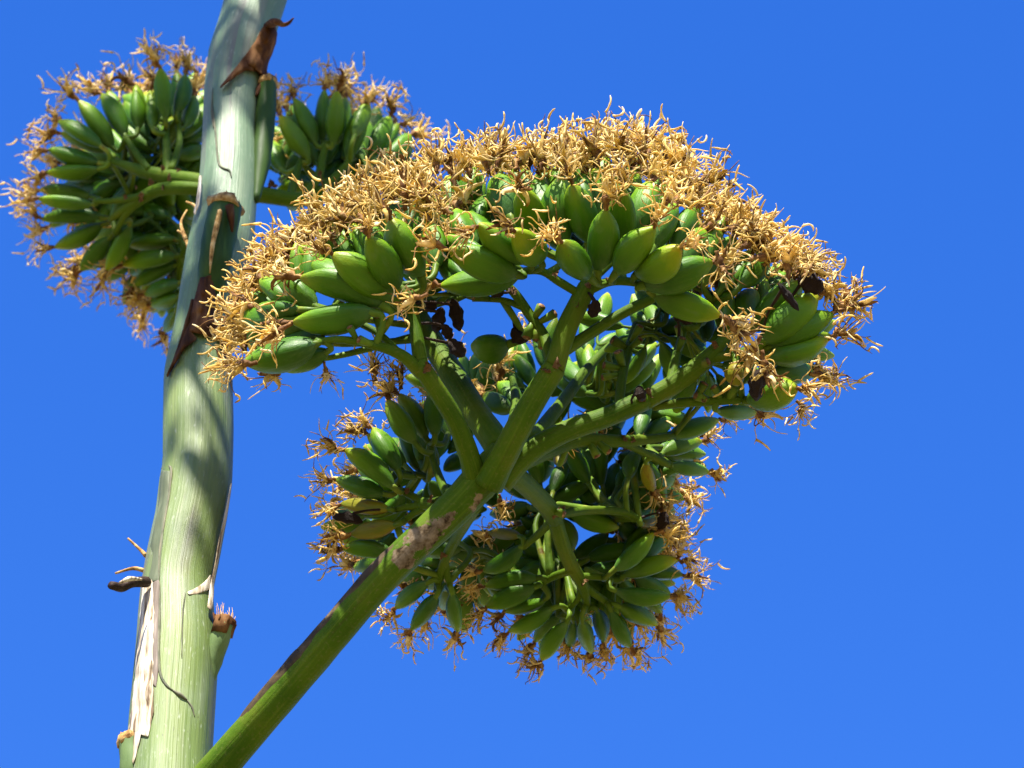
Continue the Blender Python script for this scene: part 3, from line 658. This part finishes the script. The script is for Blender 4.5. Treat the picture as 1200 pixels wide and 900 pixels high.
def dropped(px, py, d, ang, l=16, w_=11):
    a = math.radians(ang); p0 = P(px, py, d); b_ = min(U.nodes, key=lambda n: (n-p0).length); rel = b_-CAM; d = rel.dot(FW)
    px = 600+rel.dot(RT)/d*FPX; py = 450-rel.dot(UP)/d*FPX; l += 5
    q = [P(px, py, d), P(px+math.cos(a)*l*.5, py-math.sin(a)*l*.5, d-.003), P(px+math.cos(a)*l, py-math.sin(a)*l, d-.006)]
    mb = MB(); k = d/FPX/2; mb.tube(q, [w_*.55*k, w_*.8*k, w_*1.05*k], 9, wob=.15)
    e = (q[2]-q[1]).normalized(); mb.tube([q[2]-e*.0004, q[2]+e*.0008, q[2]+e*.0012], [w_*.8*k, w_*.75*k, w_*.3*k], 9, mat=1, wob=.3)
    mb.build('pedicel_stub', [M_BRL, M_SCALE], U.root)
for a in [(560,390,3.05,150),(570,372,3.04,140),(585,395,3.05,170),(548,385,3.06,200),(640,365,3.02,60),(636,390,3.04,30),(725,430,3.08,170),(730,445,3.08,190),(735,425,3.08,110),(770,420,3.06,70),(778,400,3.07,100),(830,458,3.04,160),(845,452,3.04,120),(850,462,3.045,60),
          (868,462,3.04,100),(858,470,3.04,80),(810,450,3.06,60),(820,440,3.05,30),(750,395,3.1,60),(760,410,3.1,40),(700,420,3.12,150),(612,395,3.03,250),(622,405,3.04,270),(630,430,3.06,280),(445,390,2.95,160),(425,392,2.955,120),(460,388,2.96,100),(700,530,3.1,300),(690,560,3.12,320),(660,575,3.1,340)]:
    dropped(*a, l=random.uniform(12, 20), w_=random.uniform(9, 13))
for (x, y, d, s) in [(552,557,2.97,.013),(545,560,2.975,.010),(646,436,2.955,.013),(658,432,2.955,.012),(493,438,2.945,.014),(505,435,2.945,.012),(757,475,3.01,.015),(762,462,3.01,.012),(612,552,2.99,.013),(618,548,2.99,.010),(650,606,3.1,.014),(642,606,3.1,.010),(690,336,2.97,.010),
    (600,345,3.0,.010),(497,590,3.09,.012),(520,655,3.13,.010),(684,690,3.18,.010),(840,405,3.03,.010),(862,412,3.02,.010),(825,470,3.03,.009),(715,332,2.97,.008),(745,332,2.97,.008),(650,322,2.97,.009),(665,600,3.12,.010),(735,516,3.12,.010),(750,520,3.12,.009),(470,575,3.11,.008),(670,355,2.975,.009),(560,350,3.0,.009)]:
    U.scale(x, y, d, s)
fan(690, 300, 3.07, 14, 10, 170, 0, 60, fl=False)
fan(560, 305, 3.07, 9, 30, 170, 0, 45, fl=False)
fan(545, 285, 3.06, 9, 50, 140, 0, 45, fl=False)
fan(640, 280, 3.08, 9, 40, 140, 0, 50, fl=False)
fan(440, 330, 3.04, 11, 30, 170, 0, 45, fl=False)
fan(360, 370, 3.02, 9, 80, 210, 0, 30, fl=False)
fan(800, 325, 3.07, 11, 0, 130, 0, 45, fl=False)
fan(890, 400, 3.1, 12, -50, 90, 0, 40, fl=False)
fan(600, 600, 3.3, 16, 0, 360, 5, 50, fl=False)
fan(700, 620, 3.3, 18, 0, 360, 5, 50, fl=False)
fan(655, 690, 3.29, 18, 0, 360, 5, 40, fl=False)
fan(700, 530, 3.3, 16, 0, 360, 5, 50, fl=False)
fan(500, 560, 3.26, 18, 0, 360, 5, 45, fl=False)
fan(470, 610, 3.22, 12, 100, 280, 5, 35)
fan(545, 660, 3.26, 14, 130, 400, 5, 40)
fan(722, 665, 3.27, 14, -110, 60, 5, 30)
fan(830, 430, 3.12, 10, 0, 360, 0, 40, fl=False)
fan(770, 390, 3.12, 8, 0, 360, 0, 40, fl=False)
fan(730, 570, 3.26, 12, -80, 60, 0, 30)
fan(560, 480, 3.28, 12, 40, 180, 0, 40)
fan(640, 470, 3.3, 12, 0, 180, 0, 50, fl=False)
fan(690, 420, 3.28, 8, 0, 360, 5, 50, fl=False)
fan(770, 420, 3.26, 9, 0, 360, 5, 45, fl=False)
fan(740, 480, 3.26, 8, 0, 360, 5, 45, fl=False)
U.finish()

# ================================================================== rear umbel behind the stalk
V = Umbel('shaded rear umbel of dark green pods behind the stalk')
mb = MB()
q = [(232, 470, 3.33), (240, 400, 3.45), (250, 320, 3.58), (258, 260, 3.66), (262, 222, 3.70)]
pt, rd = catmull([P(*a) for a in q], [.016, .015, .014, .014, .013], 8); mb.tube(pt, rd, 16, wob=.05); V.set_root(mb)
V.branch([(262, 224, 3.70), (235, 214, 3.71), (200, 208, 3.73), (165, 200, 3.75), (130, 188, 3.77)], (26, 23, 21, 17, 8))
V.branch([(262, 228, 3.70), (225, 221, 3.70), (188, 222, 3.72), (160, 236, 3.74), (130, 256, 3.76)], (20, 18, 17, 16, 8))
V.branch([(160, 238, 3.74), (148, 250, 3.75), (135, 272, 3.77)], (11, 10, 7))
V.branch([(198, 206, 3.73), (196, 185, 3.75), (195, 165, 3.77), (195, 145, 3.79)], (14, 12, 10, 7))
V.branch([(175, 200, 3.74), (160, 180, 3.76), (148, 162, 3.78)], (10, 9, 7))
V.branch([(200, 200, 3.73), (210, 170, 3.77), (208, 140, 3.8)], (10, 9, 7))
V.branch([(188, 224, 3.72), (165, 230, 3.73), (135, 235, 3.75), (112, 236, 3.76)], (11, 10, 8, 6))
V.branch([(255, 240, 3.70), (235, 270, 3.74), (215, 300, 3.78), (208, 335, 3.8)], (16, 14, 11, 8))
V.branch([(262, 224, 3.70), (305, 228, 3.71), (345, 234, 3.72), (375, 232, 3.74)], (24, 22, 20, 13))
V.branch([(355, 232, 3.73), (372, 210, 3.75), (378, 185, 3.77), (382, 168, 3.78)], (13, 12, 10, 8))
V.branch([(370, 228, 3.74), (395, 205, 3.76), (410, 188, 3.77)], (11, 10, 8))
V.branch([(375, 232, 3.74), (410, 218, 3.76), (440, 192, 3.78)], (11, 10, 8))
V.branch([(340, 232, 3.72), (345, 210, 3.75), (352, 190, 3.77)], (11, 10, 8))
Q = [(132,174,92,118,25),(120,172,69,142,22),(126,178,72,156,20),(117,192,57,175,23),(117,198,55,202,21),(108,231,48,222,21),(110,240,45,233,18),(120,254,49,257,22),(147,160,120,110,25),(162,152,160,100,21),(194,140,188,80,23),(206,133,217,88,23),
 (216,150,228,113,20),(120,263,64,290,23),(129,278,95,317,23),(153,263,125,317,21),(207,300,144,311,23),(207,280,150,287,21),(207,310,156,335,23),(212,332,170,345,21),(210,348,178,358,20),(206,366,193,387,18),(178,150,176,106,20),(150,270,110,305,20),
 (370,170,345,116,23),(362,188,328,136,25),(378,168,380,106,21),(390,170,395,107,23),(408,186,425,126,27),(435,185,457,137,25),(446,193,480,158,25),(415,160,432,120,22),(330,200,318,165,22),(400,160,405,115,22),(352,178,338,130,20),(450,205,492,190,22)]
for (a, b_, c, e, w_) in Q: V.pod(a, b_, c, e, w_, 3.78+random.uniform(-.015, .015), 1, L0=.055, fs=1.0)
RV = random.Random(5)
def fan2(cx, cy, d, n, a0, a1, rmin, rmax, fl):
    for i in range(n):
        a = math.radians(lerp(a0, a1, (i+RV.uniform(.2, .8))/n)); r = RV.uniform(rmin, rmax); l = RV.uniform(34, 55)
        bx = cx+math.cos(a)*r; by = cy-math.sin(a)*r
        V.pod(bx, by, bx+math.cos(a)*l, by-math.sin(a)*l, 22, d+RV.uniform(-.02, .03), 1, fl=fl and RV.random() < .4, fs=.95, L0=.055, solo=COUNT['pod'] < 290)
fan2(165, 200, 3.84, 12, 80, 290, 15, 45, True)
fan2(185, 250, 3.84, 10, 150, 300, 10, 50, True)
fan2(200, 180, 3.86, 7, 50, 140, 5, 40, True)
fan2(385, 215, 3.86, 9, 20, 160, 5, 30, True)
fan2(215, 260, 3.82, 6, 120, 280, 5, 25, False)
for (x, y, s) in [(198,203,.010),(165,198,.010),(160,235,.010),(190,222,.009),(232,230,.011),(180,180,.009),(205,175,.008),(140,190,.008),(125,240,.008),(320,215,.016),(375,225,.010),(385,190,.009),(410,205,.009),(215,225,.01),(170,255,.009)]: V.scale(x, y, 3.71, s)
fan2(155, 215, 3.87, 30, 60, 300, 5, 60, True)
fan2(190, 270, 3.87, 22, 120, 320, 5, 60, True)
fan2(200, 160, 3.87, 14, 40, 160, 0, 40, True)
fan2(380, 200, 3.87, 16, 10, 170, 5, 40, True)
fan2(430, 210, 3.85, 14, 0, 110, 5, 35, True)
fan2(330, 210, 3.85, 8, 40, 140, 0, 25, True)
fan2(190, 230, 3.86, 16, 0, 360, 5, 40, False)
fan2(190, 185, 3.83, 16, 0, 360, 0, 40, False)
fan2(375, 215, 3.82, 12, 0, 360, 0, 25, False)
fan2(200, 290, 3.83, 14, 90, 330, 0, 40, False)
V.finish()
print('PODS', COUNT)

# ================================================================== next umbel up the stalk (above the frame; it shades the stalk)
W_ = Umbel('upper umbel of green pods shading the stalk')
def upper(centre, n, rad, seed):
    R = random.Random(seed); mb = MB(); c = centre
    za = max(4.5, c.z-.35); xc, r0 = interp(ST, za); a0 = Vector((xc, Y0-r0*.5, za))
    pt, rd = catmull([a0, a0.lerp(c, .5)+Vector((0, 0, -.04)), c], [.016, .014, .013], 8); mb.tube(pt, rd, 12)
    W_.nodes = []; W_.spray = {}; W_.set_root(mb)
    tips = []
    for i in range(6):
        a = i*math.pi/3+R.uniform(-.2, .2); e = c+Vector((math.cos(a)*rad*.62, math.sin(a)*rad*.62, .11+R.uniform(-.02, .02)))
        pt, rd = catmull([c-Vector((0, 0, .01)), c.lerp(e, .55)+Vector((0, 0, -.012)), e], [.009, .008, .004], 6); b_ = MB(); b_.tube(pt, rd, 10)
        b_.build('branch', [M_BR], W_.root); W_.nodes += pt[6:]; tips.append(e)
    for i in range(n):
        e = R.choice(tips); d = (e-c).normalized()*.8 + Vector((R.gauss(0, .55), R.gauss(0, .55), R.uniform(.2, 1))); d.normalize()
        bp = e+d*R.uniform(.01, .03)+Vector((R.gauss(0, .02), R.gauss(0, .02), 0)); L = R.uniform(.045, .055)
        MASS['pod'].append((R.choice(PODS), trs(bp, d, .021, L))); flower(bp+d*L, d, W_.root, 1.0, solo=False); W_.pedicel(bp, d, .003)
    W_.finish()
s0 = stalk_surf(265, 520)
upper(s0 + sun_dir*1.40 + Vector((.075, 0, -.10)), 60, .17, 3)
s1_ = stalk_surf(262, 40)
upper(s1_ + sun_dir*1.35 + Vector((-.06, 0, -.06)), 40, .13, 4)

upper(P(235, 205, 3.8) + sun_dir*1.45, 120, .30, 6)
build_mass('seed_pod_mass', MASS['pod'], [M_POD]); build_mass('withered_flower_mass', MASS['flower'], [M_GOLD, M_NECK, M_PALE])
